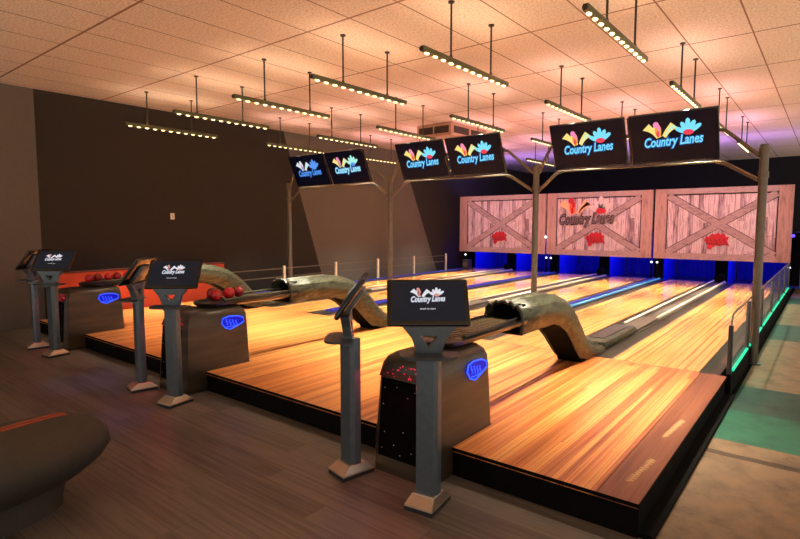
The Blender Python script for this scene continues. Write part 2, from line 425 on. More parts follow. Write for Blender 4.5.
# ------------------------------------------------------------------ glass fences
def fence(x, label, ys, top, mat_post, led):
    t = thing('glass_fence', (x, 0, 0), label, 'fence')
    MB().box(-.03, .025, YF+.002, 16.3, 0, ZP+.02).build('kick_board', M['fascia'], t)
    for k, y in enumerate(ys):
        m = MB(); h = top-.03 if k else top-.11
        if led: m.cyl((0, y, ZP-.1 if k == 0 else ZP+.02), (0, y, h), .024 if k < 2 else .018, seg=14)
        else: m.box(-.02, .02, y-.03, y+.03, ZP+.02, top)
        m.build('fence_post', mat_post, t, smooth=40)
    for a, c in zip(ys, ys[1:]):
        if led: MB().box(-.005, .005, a+.03, c-.03, ZP+.05, top).build('glass_pane', M['glass'], t)
    if led:
        MB().tube([(0, ys[0], top-.12), (0, ys[0]+.06, top-.03), (0, ys[0]+.16, top), (0, ys[-1], top)], .009, 8).build('hand_rail', M['steel'], t, smooth=40)
        for a, c in zip(ys, ys[1:]):
            MB().box(.006, .03, a+.12, c-.12, ZP+.025, ZP+.055, bev=.006).build('led_strip', M['ledgreen'], t)
    else:
        for z in (top-.06, top-.26):
            MB().box(-.008, .008, YF+.2, ys[-1], z-.012, z+.012).build('rail', M['steel'], t)
    return t
fence(XR+.012, 'glass fence with green glowing base strip along the right-hand lane edge', [6.49, 8.0, 9.75, 11.5, 13.25, 14.85, 16.25], .86, M['darkmetal'], True)
fence(XL-.045, 'thin pale rail fence with short posts along the left wall', [6.75, 8.38, 10.12, 11.84, 13.58, 15.4], .80, M['tubewhite'], False)

# ------------------------------------------------------------------ text and logo
_txt = {}
def text_data(body, shear=.3, offset=0.0):
    k = (body, shear, offset)
    if k not in _txt:
        cu = bpy.data.curves.new('lettering', 'FONT'); cu.body = body; cu.shear = shear; cu.offset = offset
        cu.align_x = 'CENTER'; cu.resolution_u = 3
        o = bpy.data.objects.new('lettering', cu); COL.objects.link(o)
        dg = bpy.context.evaluated_depsgraph_get(); dg.update()
        me = o.evaluated_get(dg).to_mesh()
        vs = [tuple(v.co) for v in me.vertices]; fs = [tuple(p.vertices) for p in me.polygons]
        o.evaluated_get(dg).to_mesh_clear(); bpy.data.objects.remove(o); bpy.data.curves.remove(cu)
        xs_ = [v[0] for v in vs]; w = max(xs_)-min(xs_); c = (max(xs_)+min(xs_))/2
        _txt[k] = ([((v[0]-c), v[1], 0) for v in vs], fs, w)
    return _txt[k]
def logo_shapes():
    """(material slot, z layer, polygon) in a frame 1 wide, origin at the centre; x right, y up"""
    out = []
    def horn(p, q, w0, w1, bend, slot):
        p, q = Vector(p), Vector(q); d = (q-p); n = Vector((-d.y, d.x)).normalized(); L_, R_ = [], []
        for k in range(9):
            u = k/8; c = p + d*u + n*bend*math.sin(PI*u)
            w = w0 + (w1-w0)*(u**2.4)
            L_.append(c+n*w); R_.append(c-n*w)
        out.append((slot, 2, [tuple(v) for v in L_ + R_[::-1]]))
    def ell(c, rx, ry, slot, lay, ang=0, n=18):
        out.append((slot, lay, [(c[0]+rx*math.cos(a)*math.cos(ang)-ry*math.sin(a)*math.sin(ang), c[1]+rx*math.cos(a)*math.sin(ang)+ry*math.sin(a)*math.cos(ang)) for a in [2*PI*k/n for k in range(n)]]))
    horn((-.25, .0), (-.45, .21), .036, .08, -.02, 2)
    horn((-.15, .0), (.03, .20), .04, .078, .02, 2)
    horn((-.13, .02), (.035, .19), .012, .035, .02, 6)
    horn((-.22, .0), (-.30, .20), .03, .035, 0, 2)
    ell((-.245, .12), .055, .12, 3, 3); ell((-.275, .235), .05, .055, 4, 4); ell((-.23, .165), .03, .055, 4, 4, .2)
    ell((-.25, .06), .025, .06, 5, 4)
    for a, L_ in ((150, .17), (115, .17), (88, .21), (62, .19), (35, .2)):
        r = math.radians(a); d = Vector((math.cos(r), math.sin(r))); n = Vector((-d.y, d.x)); c = Vector((.24, .03))
        pts = []
        for k in range(6):
            u = k/5; w = .026+.016*math.sin(PI*u*.9)
            pts.append((c+d*(.04+L_*u), n*w))
        tip = [(c+d*(.04+L_+.028))]
        out.append((0, 2, [tuple(x+y) for x, y in pts] + [tuple(tip[0])] + [tuple(x-y) for x, y in pts[::-1]]))
    ell((.25, .05), .085, .05, 5, 3)
    return out
LOGO = logo_shapes()
def logo(name, w, mats, parent, Mx, extra=None, emats=None):
    """mats: text, outline, yellow, orange, pink, red, mint"""
    m = MB(); step = .0012
    for slot, lay, poly in LOGO:
        m.mi = slot
        m.add(([(x*w, y*w, lay*step) for x, y in poly], [tuple(range(len(poly)))]), Mx)
    m.build(name+'_emblem', emats or mats, parent, fix=False); m = MB()
    T = text_data('Country Lanes', .32, .02); O = text_data('Country Lanes', .32, .085)
    for slot, dd, z in ((1, O, 5), (0, T, 6)):
        sc = .98*w/dd[2]
        m.mi = slot; m.add((dd[0], dd[1]), Mx @ Matrix.Translation((0, -.16*w, z*step)) @ Matrix.Rotation(.03, 4, 'Z') @ Matrix.Diagonal((sc, sc*1.5, 1, 1)))
    if extra:
        d = text_data(extra, 0, .01); m.mi = 7; sc = .44*w/d[2]
        m.add((d[0], d[1]), Mx @ Matrix.Translation((-.02*w, -.40*w, step)) @ Matrix.Diagonal((sc, sc, 1, 1)))
    return m.build(name+'_lettering', mats, parent, fix=False)

# ------------------------------------------------------------------ self-service kiosks
def kiosk(x, y, rz, head, label):
    """rz turns base and post, head turns screen and shelf"""
    t = thing('scoring_kiosk', (x, y, 0), label, 'touch screen kiosk', 'touch screen kiosks in front of the lanes', rz)
    m = MB()
    def rect(w, d, z): return [(-w, -d, z), (w, -d, z), (w, d, z), (-w, d, z)]
    m.loft([rect(.098, .135, 0), rect(.098, .135, .028)]); m.mi = 1
    m.loft([rect(.100, .137, .028), rect(.098, .135, .038), rect(.08, .07, .085), rect(.076, .068, .09)])
    m.build('base_plate', [M['darkmetal'], M['basealu']], t)
    m = MB(); R = []
    prof = [(-.078, -.02), (-.06, -.05), (.06, -.05), (.078, -.02), (.078, .03), (-.078, .03)]
    for z in (.088, 1.0): R.append([(px, py, z) for px, py in prof])
    m.loft(R); m.build('post', M['post'], t)
    hm = Matrix.Rotation(head-rz, 4, 'Z')
    # fork neck with a triangular opening
    tilt = math.radians(36)
    zc, yc = 1.312, (.06 if head > 0 else .0)
    Sx = Matrix.Translation((0, yc, zc)) @ Matrix.Rotation(-tilt, 4, 'X')       # screen frame: x right, z up, -y out
    m = MB()
    for s in (-1, 1):
        pts = [(s*.078, .95), (0, .95), (0, 1.035), (s*.055, 1.112), (0, 1.112), (0, 1.17), (s*.165, 1.17), (s*.108, 1.095), (s*.083, 1.02)]
        m.prism([hm @ Vector((px, -.035-(pz-.93)*.10, pz)) for px, pz in pts], hm @ Vector((0, .06, 0)))
    m.build('neck', M['post'], t)
    H = hm @ Sx
    m = MB(); m.box(-.262, .262, 0, .034, -.168, .168, bev=.016, M=H); sc = m.build('screen_housing', M['bezel'], t, smooth=40)
    MB().box(-.232, .232, -.0025, -.0005, -.136, .144, M=H).build('screen', M['screen'], sc)
    m = MB(); m.box(-.12, .12, .034, .075, -.12, .09, bev=.014, M=H); m.build('rear_mount', M['post'], t, smooth=40)
    LM = H @ Matrix.Translation((0, -.004, .03)) @ Matrix.Rotation(PI/2, 4, 'X')
    logo('logo', .225, [M['white'], M['greyg'], M['white'], M['brown'], M['rose'], M['rose'], M['white'], M['white']], sc, LM, 'touch to start')
    # little shelf
    m = MB(); pts = []
    for k in range(13):
        a = PI + PI*k/12
        pts.append((.185*math.copysign(abs(math.cos(a))**.5, math.cos(a)), -.05+.13*-abs(math.sin(a))**.7))
    pts = [(x_, y_) for x_, y_ in pts] + [(.185, .0), (.08, .02), (-.08, .02), (-.185, .0)]
    m.prism([hm @ Vector((px, py, .985)) for px, py in pts], (0, 0, .016))
    m.build('shelf', M['darkmetal'], t, smooth=40)
    return t
for pi_, c in enumerate(CC):
    wh = PAIR[pi_]
    kiosk(c+.37+(0, .045, .055)[pi_], 2.71, math.radians(8), math.radians(40), f'slate touch screen kiosk right of the {wh} ball return console, screen facing right')
    kiosk(c-.37+(.04, .05, .06)[pi_], 2.73, math.radians(-12), math.radians(-50), f'slate touch screen kiosk left of the {wh} ball return console, screen turned left')

# ------------------------------------------------------------------ ball returns
_dots = {}
def ball_return(c, label, slats):
    t = thing('ball_return', (c, 0, 0), label, 'ball return', 'ball returns at the lane pairs')
    # console: tapered, domed top
    m = MB(); R = []
    yf, yr = 2.88, 3.72
    for z, ins, fr in ((.0, 0, 0), (.05, .0, 0), (.24, .001, .012), (.70, .022, .045), (.78, .03, .06), (.83, .055, .085), (.862, .10, .13), (.875, .16, .2)):
        w = .27-ins; a, bk = yf+fr, yr-ins*.55
        r = min(.04, w*.4)
        R.append([(-w, a+r, z), (-w+r, a, z), (w-r, a, z), (w, a+r, z), (w, bk-.02, z), (w-.02, bk, z), (-w+.02, bk, z), (-w, bk-.02, z)])
    m.loft(R); m.build('console_body', M['console'], t, smooth=30)
    sl = .045/.70
    def fp(x, z, o=.004): return (x, yf+sl*max(z-.05, 0)-o, z)
    m = MB(); a = [fp(-.205, .12), fp(.205, .12), fp(.195, .69), fp(-.195, .69)]; m.prism(a, (0, .01, 0)); fpn = m.build('front_panel', M['black'], t)
    d0 = None
    def dot(nm, loc, r, mat, par):
        key = (nm, round(r, 4))
        if key not in _dots: _dots[key] = MB().sphere((0, 0, 0), r, 8, 6).build(nm, mat, par, smooth=80, loc=loc)
        else:
            o = _dots[key].copy(); COL.objects.link(o); o.parent = par; o.location = loc
    for x, z in [(-.16, .62), (-.05, .64), (.11, .63), (.17, .55), (-.17, .5), (.05, .58), (-.15, .3), (.02, .33), (.16, .31), (-.06, .22), (.1, .2), (-.17, .18), (.17, .17), (.0, .16)]:
        dot('glint', fp(x, z, .006), .0042, M['speck'], fpn)  # bright dots stand in for sparkling reflections on the front panel
    m = MB()
    m.prism([fp(-.22, .70, .006), fp(.22, .70, .006), (.205, yf+.075, .80), (-.205, yf+.075, .80)], (0, .012, 0))
    rb = m.build('light_band', M['capdarkred'], t)
    rng = random.Random(3)
    for k in range(30):
        u, v = rng.uniform(-.2, .2), rng.random()
        dot('led_dot', (u, yf+.036+v*.030, .71+v*.085), (.003, .0045, .006)[k % 3], M['redled'], rb)
    # blue lit badge high on both sides of the console
    for s in (-1, 1):
        def sp(y, z, o):
            y, z = 3.50+(y-3.48)*.82, .70+(z-.665)*.68
            return (s*(.27-.022*min(z, .7)/.7+o), y, z)
        pts = [(3.36, .62), (3.31, .70), (3.33, .775), (3.42, .80), (3.56, .79), (3.65, .75), (3.66, .68), (3.56, .63), (3.44, .585)]
        m = MB(); m.prism([sp(y, z-.03, .001) for y, z in pts], (s*.006, 0, 0)); bd = m.build('badge', M['bluepanel'], t)
        m = MB(); q = [sp(y, z-.03, .009) for y, z in pts]; m.tube(q+[q[0]], .006, 6)
        for dy, zz in ((0, .71), (.05, .70), (.1, .69), (.15, .68)):
            m.tube([sp(3.39+dy+.012*math.sin(2*PI*k/8), zz-.03-.045+.011*k, .009) for k in range(9)], .0045, 6)
        m.tube([sp(3.38+.02*k, .60+.006*math.sin(k*2)-.0*k, .009) for k in range(11)], .004, 6)
        m.build('badge_lines', M['blueled'], bd)
    # rack: oval tray with rim, slats and the two track rails up to the hood
    m = MB(); R = []
    def oval(w, y0, y1, z):
        pts = []
        for k in range(9):
            a = PI + PI*k/8; pts.append((w*math.cos(a), y0+w+w*math.sin(a), z))
        pts += [(w, y1, z), (-w, y1, z)]
        return pts
    m.loft([oval(.12, 3.32, 4.48, .865), oval(.185, 3.22, 4.5, .895), oval(.20, 3.2, 4.5, .925), oval(.185, 3.22, 4.5, .932)], True)
    rk = m.build('rack_tray', M['tray'], t, smooth=35)
    m = MB()
    if slats:
        for k in range(17):
            y = 3.34+k*.064; w = .155 if y > 3.42 else .1
            m.box(-w, w, y, y+.03, .9325, .939)
    else:
        m.loft([oval(.15, 3.26, 4.44, .9325), oval(.145, 3.27, 4.44, .936)])
    m.build('tray_insert', M['slat'] if slats else M['gutter'], rk)
    for s in (-1, 1):
        MB().tube([(s*.17, 3.45, .945), (s*.175, 3.9, .952), (s*.15, 4.3, .958), (s*.13, 4.62, .955)], .014, 8).build('track_rail', M['hood'] if not slats else M['tray'], t, smooth=40)
    MB().cyl((0, 3.46, .86), (0, 3.46, .91), .09, .13, 18).build('pedestal', M['tray'], t, smooth=40)
    # hood: arched section swept from its mouth down to the deck
    path = [(4.40, .955), (4.8, .962), (5.15, .96), (5.38, .925), (5.60, .845), (5.80, .72), (5.97, .58), (6.12, .44), (6.27, .33), (6.5, .245), (6.78, .225)]
    hw = [.178, .178, .178, .175, .17, .162, .155, .152, .155, .165, .172]
    up = [.14, .145, .145, .15, .155, .155, .15, .14, .13, .1, .085]
    dn = [.15, .155, .16, .18, .20, .215, .225, .21, .12, .03, .013]
    secn = []
    R = []
    for (y, z), w, u, d, k in zip(path, hw, up, dn, range(99)):
        y1, z1 = path[min(k+1, len(path)-1)]; y0, z0 = path[max(k-1, 0)]
        ty, tz = y1-y0, z1-z0; l = math.hypot(ty, tz); ty /= l; tz /= l
        ny, nz = -tz, ty                      # outward normal in the y/z plane
        ring = []
        for px, pn in ((-1, -d), (-1.06, 0), (-.98, u*.45), (-.74, u*.80), (-.62, u*.70), (-.40, u*.98), (-.26, u*.86), (-.10, u), (.10, u), (.26, u*.86), (.40, u*.98), (.62, u*.70), (.74, u*.80), (.98, u*.45), (1.06, 0), (1, -d)):
            ring.append((px*w, y+ny*pn, max(z+nz*pn, ZP+.0105)))
        R.append(ring)
    m = MB(); m.loft(R, False, closed=False); hd = m.build('hood', M['hood'], t, smooth=22)
    so = hd.modifiers.new('shell', 'SOLIDIFY'); so.thickness = .012; so.offset = -1
    # dark leg panel that closes the underside of the descending part
    m = MB(); pts = [(5.30, .83), (5.53, .68), (5.70, .55), (5.85, .42), (6.0, .28), (6.05, ZP+.002), (6.28, ZP+.002), (6.1, .40), (5.85, .66), (5.6, .84), (5.4, .90)]
    m.prism([(-.14, y, z) for y, z in pts], (.28, 0, 0)); m.build('leg', M['black'], t)
    # mouth ring, and a black plate standing in for the shade inside
    m = MB(); ring = [Vector(p) for p in R[0]]
    m.tube([ring[0]] + ring + [ring[-1]], .018, 8); m.build('mouth_rim', M['tray'], t, smooth=40)
    m = MB(); m.box(-.15, .15, 4.50, 4.54, .82, 1.07); m.build('mouth_shade', M['black'], t)
    MB().box(-.175, .175, 4.42, 5.30, .795, .815, bev=.006).build('under_pan', M['tray'], t)
    return t
labs = ['ball return with an empty slatted tray and olive hood in the right-hand lane pair', 'ball return with glossy red balls and olive hood in the middle lane pair', 'ball return with a row of red balls in the left-hand lane pair']
for pi_, c in enumerate(CC): ball_return(c, labs[pi_], pi_ == 0)
def ball(x, y, z, r, mat, label, group):
    t = thing('bowling_ball', (x, y, z), label, 'bowling ball', group)
    m = MB(); m.sphere((0, 0, 0), r, 24, 16); m.build('shell', mat, t, smooth=60)
    m = MB()
    for dx, dy in ((-.018, .02), (.018, .02), (0, -.022)):
        d = Vector((dx, dy-.5*r, math.sqrt(max(r*r*.7, 0)))).normalized()
        m.cyl(d*(r-.002), d*(r+.0015), .010 if r > .08 else .007, seg=10)
    m.build('finger_holes', M['black'], t)
zt = .936
for k, (dx, y, r, mt) in enumerate(((.08, 3.42, .066, 'ball'), (-.07, 3.46, .066, 'ballb'), (.05, 3.60, .068, 'ball'), (.0, 3.76, .066, 'ballb'))):
    ball(CC[1]+dx, y, zt+r+.001, r, M[mt], ['red ball at the front of the middle ball return tray', 'crimson ball at the left side of the middle ball return tray', 'red ball in the centre of the middle ball return tray', 'crimson ball at the far end of the middle ball return tray'][k], 'balls on the middle ball return')
for k, (dx, y) in enumerate(((.05, 3.33), (.0, 3.47), (.03, 3.61), (.01, 3.75), (.02, 3.89))):
    ball(CC[2]+dx, y, zt+.061, .060, M['ball' if k % 2 == 0 else 'ballb'], f'red ball on the left-hand ball return tray, {["nearest", "second", "third", "fourth", "farthest"][k]} of its row', 'balls on the left-hand ball return')

# ------------------------------------------------------------------ monitor gantry
GY = 8.6
GX = [-.75, -3.94, -7.15, -10.35]
TVX = [(-3.555, -1.235), (-6.70, -4.44), (-9.88, -7.56)]
t = thing('monitor_gantry', (0, GY, 0), 'grey pipe gantry of four posts with forked arms carrying the hanging monitors', 'gantry')
for k, x in enumerate(GX):
    zb = 0 if k == 0 else ZP+.011
    xx = x + (.045 if k == 0 else 0); py = -.4 if k == 0 else 0
    p = MB().cyl((xx, py, zb), (xx, py, 2.80), .05, seg=20).build('post', M['steel'], t, smooth=40)
    MB().cyl((xx, py, zb), (xx, py, zb+.012), .09 if k == 0 else .07, seg=20).build('base_flange', M['darkmetal'], p, smooth=40)
    for z in (2.42, 2.72):
        MB().cyl((xx, py, z-.04), (xx, py, z+.04), .06, seg=20).build('collar', M['steel'], p, smooth=40)
    for s in (-1, 1):
        if (k == 0 and s > 0) or (k == 3 and s < 0): continue
        pr = TVX[k] if s < 0 else TVX[k-1]
        xe = pr[1]+.0 if s < 0 else pr[0]-.0
        xe2 = pr[1]-.06 if s < 0 else pr[0]+.06
        d = -.20
        MB().tube([(xx+s*.045, py, 2.66), (xx*.35+xe*.65, -.14+py*.35, 2.94), (xe*.88+xx*.12, -.19, 3.05), (xe2, -.20, 3.08)], .025, 10).build('arm', M['steel'], t, smooth=40)
        MB().tube([(xx+s*.045, py, 2.36), (xx*.2+xe2*.8, -.02+py*.2, 2.63), (xe2, .0, 2.665)], .025, 10).build('arm', M['steel'], t, smooth=40)
for a, c in TVX:
    MB().cyl((a, -.20, 3.09), (c, -.20, 3.09), .024, seg=12).build('cross_rail', M['steel'], t, smooth=40)
    MB().cyl((a, .0, 2.665), (c, .0, 2.665), .015, seg=12).build('cross_rail', M['steel'], t, smooth=40)
    xm = (a+c)/2
    MB().tube([(xm, .0, 2.68), (xm, -.30, 3.34)], .02, 8).build('hanger_bar', M['steel'], t, smooth=40)
# monitors
tilt = math.radians(24.5)
k = 0
for pi_, (a, c) in enumerate(TVX):
    xm = (a+c)/2
    for s in (1, -1):
        w = (c-a)/2-.03
        cx = xm + s*(w/2+.03)
        lab = f'{"right" if s > 0 else "left"} tilted overhead monitor of the {PAIR[pi_]} pair showing the bowling logo'
        t = thing('overhead_monitor', (cx, GY-.245, 3.02), lab, 'monitor', 'overhead monitors on the gantry')
        H = Matrix.Rotation(tilt, 4, 'X')
        hs = MB().box(-w/2, w/2, -.02, .03, -.36, .36, bev=.006, M=H).build('housing', M['bezel'], t, smooth=40)
        MB().box(-w/2+.02, w/2-.02, -.0225, -.0205, -.335, .342, M=H).build('screen', M['tvscreen'], hs)
        MB().box(-.2, .2, .03, .055, -.15, .15, bev=.006, M=H).build('wall_mount', M['darkmetal'], t)
        LM = H @ Matrix.Translation((.01, -.024, .02)) @ Matrix.Rotation(PI/2, 4, 'X')
        mats = [M['cyan'], M['blue'], M['yellow'], M['orange'], M['pink'], M['redg'], M['mint']]
        if pi_ == 2: mats = [M['bluefade'], M['blue'], M['white'], M['rose'], M['white'], M['bluefade'], M['mint']] if s < 0 else [M['mint'], M['bluefade'], M['yellow'], M['rose'], M['pink'], M['bluefade'], M['mint']]
        logo('logo', .77, mats, hs, LM)
        k += 1

# ------------------------------------------------------------------ hanging light bars
def light_bar():
    t = thing('light_bar', (0, 0, 0), 'x', 'ceiling light', 'hanging light bars in rows over the lanes')
    m = MB(); m.box(-.026, .026, 0, 1.78, .0, .055, bev=.008); m.build('housing', M['fixture'], t, smooth=40)
    m = MB(); m.cyl((0, -.012, .022), (0, .0, .022), .024, seg=12); m.build('end_cap', M['rodm'], t, smooth=40)
    for y in (.52, 1.37):
        rd = MB().cyl((0, y, .045), (0, y, HC-3.5), .011, seg=10).build('hanging_rod', M['rodm'], t, smooth=40)
        MB().cyl((0, y, .045), (0, y, .085), .022, .014, seg=10).build('clamp', M['rodm'], rd, smooth=40)
        MB().cyl((0, y, HC-3.5-.015), (0, y, HC-3.5), .035, seg=12).build('ceiling_cup', M['rodm'], rd, smooth=40)
    for k in range(12):
        m = MB(); m.sphere((0, 0, 0), .021, 12, 8, (1, 1.7, .75))
        if k == 0: bd = m.build('bulb', M['bulb'], t, smooth=80, loc=(0, .085+k*.1465, -.002)); b0 = bd
        else:
            m.bm.free(); o = b0.copy(); COL.objects.link(o); o.parent = t; o.location = (0, .085+k*.1465, -.002)
    return t
ROWX = [-1.62, -3.235, -4.83, -6.39, -7.94, -9.55]
ROWY = [4.38, 7.33, 10.29, 13.35]
proto = light_bar(); first = True
POSN = ['nearest', 'second', 'third', 'farthest']
SKIP = set()
def lamp(name, typ, loc, energy, color, rot=(0, 0, 0), **k):
    d = bpy.data.lights.new(name, typ); d.energy = energy; d.color = color
    for a, v in k.items(): setattr(d, a, v)
    o = bpy.data.objects.new(name, d); COL.objects.link(o); o.location = loc; o.rotation_euler = rot
    return o
E_DOWN, E_UP = 64, 6
for r, x in enumerate(ROWX):
    for q, y in enumerate(ROWY):
        if (r, q) in SKIP: continue
        o = proto if first else copy_tree(proto); first = False
        o.location = (x, y, 3.5)
        if r >= 4:
            for ch in o.children:
                if ch.name.startswith('hanging_rod'): ch.location.y = -.13
        o['label'] = f'hanging light bar above the {ORD[r]} lane from the right, {POSN[q]} of its row'
        lamp('bar_downlight', 'AREA', (x, y+.89, 3.47), E_DOWN, (1, .90, .68), shape='RECTANGLE', size=.05, size_y=1.7, spread=math.radians(62))
        # added fill light that brightens the ceiling; not part of the bar
        lamp('ceiling_fill', 'AREA', (x, y+.89, 3.56), E_UP*(1, 1.25, 1.6, 1.6)[q], ((1, .74, .5), (1, .62, .54), (1, .48, .56), (.8, .42, .8))[q], rot=(PI, 0, 0), shape='RECTANGLE', size=.05, size_y=1.7)

# ------------------------------------------------------------------ vent box and sprinklers on the ceiling
t = thing('vent_box', (-7.33, 11.2, HC), 'beige ceiling vent box with dark grilles behind the middle monitors', 'ceiling vent')
MB().box(-.49, .49, -.8, .8, -.30, 0, bev=.02).build('casing', M['duct'], t)
for x0 in (-.42, .02): MB().box(x0, x0+.40, -.806, -.7995, -.235, -.075).build('grille', M['grille'], t)
for y0 in (-.7, .05): MB().box(.4895, .496, y0, y0+.65, -.235, -.075).build('grille', M['grille'], t)
for k, (x, y, lab) in enumerate(((-1.15, 5.4, 'small ceiling sprinkler right of the nearest right-hand light bar'), (-4.3, 6.5, 'small ceiling sprinkler between the third and second light bar rows'), (-9.3, 2.35, 'small ceiling sprinkler by the front left ceiling corner'))):
    t = thing('sprinkler', (x, y, HC), lab, 'sprinkler', 'ceiling sprinklers')
    MB().cyl((0, 0, -.008), (0, 0, 0), .035, seg=14).build('rosette', M['duct'], t, smooth=40)
    MB().cyl((0, 0, -.06), (0, 0, -.008), .010, seg=10).build('stem', M['rodm'], t, smooth=40)
    MB().cyl((0, 0, -.066), (0, 0, -.06), .026, seg=12).build('deflector', M['rodm'], t, smooth=40)

# ------------------------------------------------------------------ masking panels
MZ0, MZ1 = .845, 2.775
def mask(x0, x1, label, has_logo):
    W, Hh = x1-x0, MZ1-MZ0
    t = thing('masking_panel', (x0, YM, MZ0), label, 'panel', 'barn door panels over the pins')
    f = .07
    MB().box(0, W, 0, .06, 0, Hh).build('boards', M['maskwood'], t)
    fr = [(0, .30, 0, Hh, 'stile'), (W-.30, W, 0, Hh, 'stile')]
    for a, c2, z0, z1, n in fr: MB().box(a, c2, -.03, -.0005, z0, z1, bev=.006).build(n, M['framewood'], t)
    MB().box(.302, W-.302, -.03, -.0005, Hh-.15, Hh, bev=.006).build('rail', M['bracewood'], t)
    MB().box(.302, W-.302, -.03, -.0005, 0, .17, bev=.006).build('rail', M['bracewood'], t)
    # dark shadow gap around the inner field
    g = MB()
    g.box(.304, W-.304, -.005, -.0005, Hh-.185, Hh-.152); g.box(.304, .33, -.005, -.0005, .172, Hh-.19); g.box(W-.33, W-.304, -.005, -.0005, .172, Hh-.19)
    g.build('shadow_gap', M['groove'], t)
    A = [(.335, Hh-.19), (W-.335, .175)]; Bq = [(W-.335, Hh-.19), (.335, .175)]
    for q, (p, e) in enumerate((A, Bq)):
        p, e = Vector(p), Vector(e); d = (e-p).normalized(); n = Vector((-d.y, d.x)); wd = .085
        if has_logo and q == 0: p = p + (e-p)*.50
        ln = [(p+n*wd), (e+n*wd), (e-n*wd), (p-n*wd)]
        yy = -.026 if q else -.018
        br = MB(); br.prism([(v.x, yy, v.y) for v in ln], (0, -yy-.006, 0)); o = br.build('brace', M['bracewood'], t)
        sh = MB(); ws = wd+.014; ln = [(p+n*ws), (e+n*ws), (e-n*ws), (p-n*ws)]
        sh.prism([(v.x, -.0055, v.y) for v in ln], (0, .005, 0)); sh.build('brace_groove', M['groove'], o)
    # red emblem under the crossing
    ex, ez = W*.5-.05, .50
    pts = [(-.36, .03), (-.30, .16), (-.22, .15), (-.12, .26), (-.02, .22), (.06, .29), (.14, .22), (.26, .27), (.30, .15), (.40, .16), (.34, .02), (.43, -.15), (.28, -.09), (.12, -.13), (-.04, -.12), (-.16, -.26), (-.26, -.22), (-.24, -.08)]
    m = MB(); m.prism([(ex+px*.76, -.030, ez+pz*.84) for px, pz in pts], (0, .004, 0)); eb = m.build('emblem', M['p_red'], t)
    m = MB()
    for q in range(5):
        m.tube([(ex-.2+q*.1+.025*math.sin(2*PI*u/8), -.032, ez-.04+.014*u) for u in range(9)], .008, 6)
    m.tube([(ex-.22+.053*u, -.032, ez-.065+.015*math.sin(u*1.7)) for u in range(9)], .008, 6)
    m.build('emblem_strokes', M['p_dark'], eb)
    if has_logo:
        LM = Matrix.Translation((W*.40, -.034, 1.27)) @ Matrix.Rotation(PI/2, 4, 'X')
        logo('logo', 1.75, [M['p_grey'], M['p_dark'], M['p_yel'], M['p_or'], M['p_or'], M['p_red'], M['p_yel']], t, LM, emats=[M['p_pale'], M['p_dark'], M['p_yel'], M['p_or'], M['p_red'], M['p_red'], M['p_or']])
        # pale backing of the pin fan
    return t
MX = [(-3.94+.03, XR+.02), (-7.13+.03, -3.94-.03), (-10.38, -7.13-.03)]
mask(*MX[0], 'weathered barn door panel at the right over the right-hand lane pair', False)
mask(*MX[1], 'middle weathered barn door panel printed with the bowling logo', True)
mask(*MX[2], 'weathered barn door panel at the left over the left-hand lane pair', False)
# small lamps on the joints
for x, z, mt, lab in ((-7.13, 1.40, 'whitel', 'tiny white lamp on the joint left of the middle barn door panel'), (XR+.05, 1.52, 'violet', 'tiny violet lamp at the right edge of the right barn door panel')):
    t = thing('marker_lamp', (x, YM-.03, z), lab, 'lamp')
    MB().cyl((0, .03, 0), (0, .09, 0), .03, seg=12).build('socket', M['black'], t, smooth=40)
    MB().sphere((0, 0, 0), .038, 14, 10).build('lens', M[mt], t, smooth=80)

# ------------------------------------------------------------------ pits
YP1 = 18.8
b = MB(); b.box(XL, XR, YE, YP1, 0, ZP-.06); tag(b.build('pit_deck', M['pitdeck']), 'dark pit deck behind the lane ends', 'pit floor')
b = MB(); b.box(XL, XR, YM+.12, YP1+.1, 1.6, 1.66); tag(b.build('pit_roof', M['black']), 'black roof board over the pits behind the barn door panels', 'board')
kx = [XR+.08]
for c in CC: kx += [c, c-1.6]
kx[-1] = XL-.03
for q, x in enumerate(kx):
    inner = q % 2 == 1
    t = thing('kickback', (x, YM+.1, 0), ('blue-lit kickback wall at the inner division of the %s lane pair' % PAIR[q//2]) if inner else ['blue-lit kickback wall right of the rightmost lane', 'blue-lit kickback wall between the right-hand and middle lane pairs', 'blue-lit kickback wall between the middle and left-hand lane pairs', 'blue-lit kickback wall left of the leftmost lane'][q//2], 'kickback wall', 'kickback walls between the pits')
    w = .15 if inner else .125
    MB().box(-w, w, .62, YP1-YM-.1, ZP-.06, 1.595).build('side_board', M['kick'], t)
    MB().box(-w-.0, w+.0, .52, .615, ZP+.012, 1.595).build('front_post', M['black'], t)
    if inner:
        MB().cyl((0, .2, ZP+.13), (0, .5, ZP+.13), .12, seg=20).build('ball_wheel', M['black'], t, smooth=40)
        MB().box(-.1, .1, .3, .5, ZP+.012, ZP+.06).build('wheel_base', M['black'], t)
    else:
        for s in (-1, 1):
            if (q == 0 and s > 0) or (q == 6 and s < 0): continue
            st = MB().box(s*.075-.02, s*.075+.02, .0, .05, ZP+.047, .70, bev=.004).build('lamp_stem', M['black'], t)
            MB().sphere((s*.075, .02, .725), .028, 12, 8).build('stem_lamp', M['whitel'], st, smooth=80)
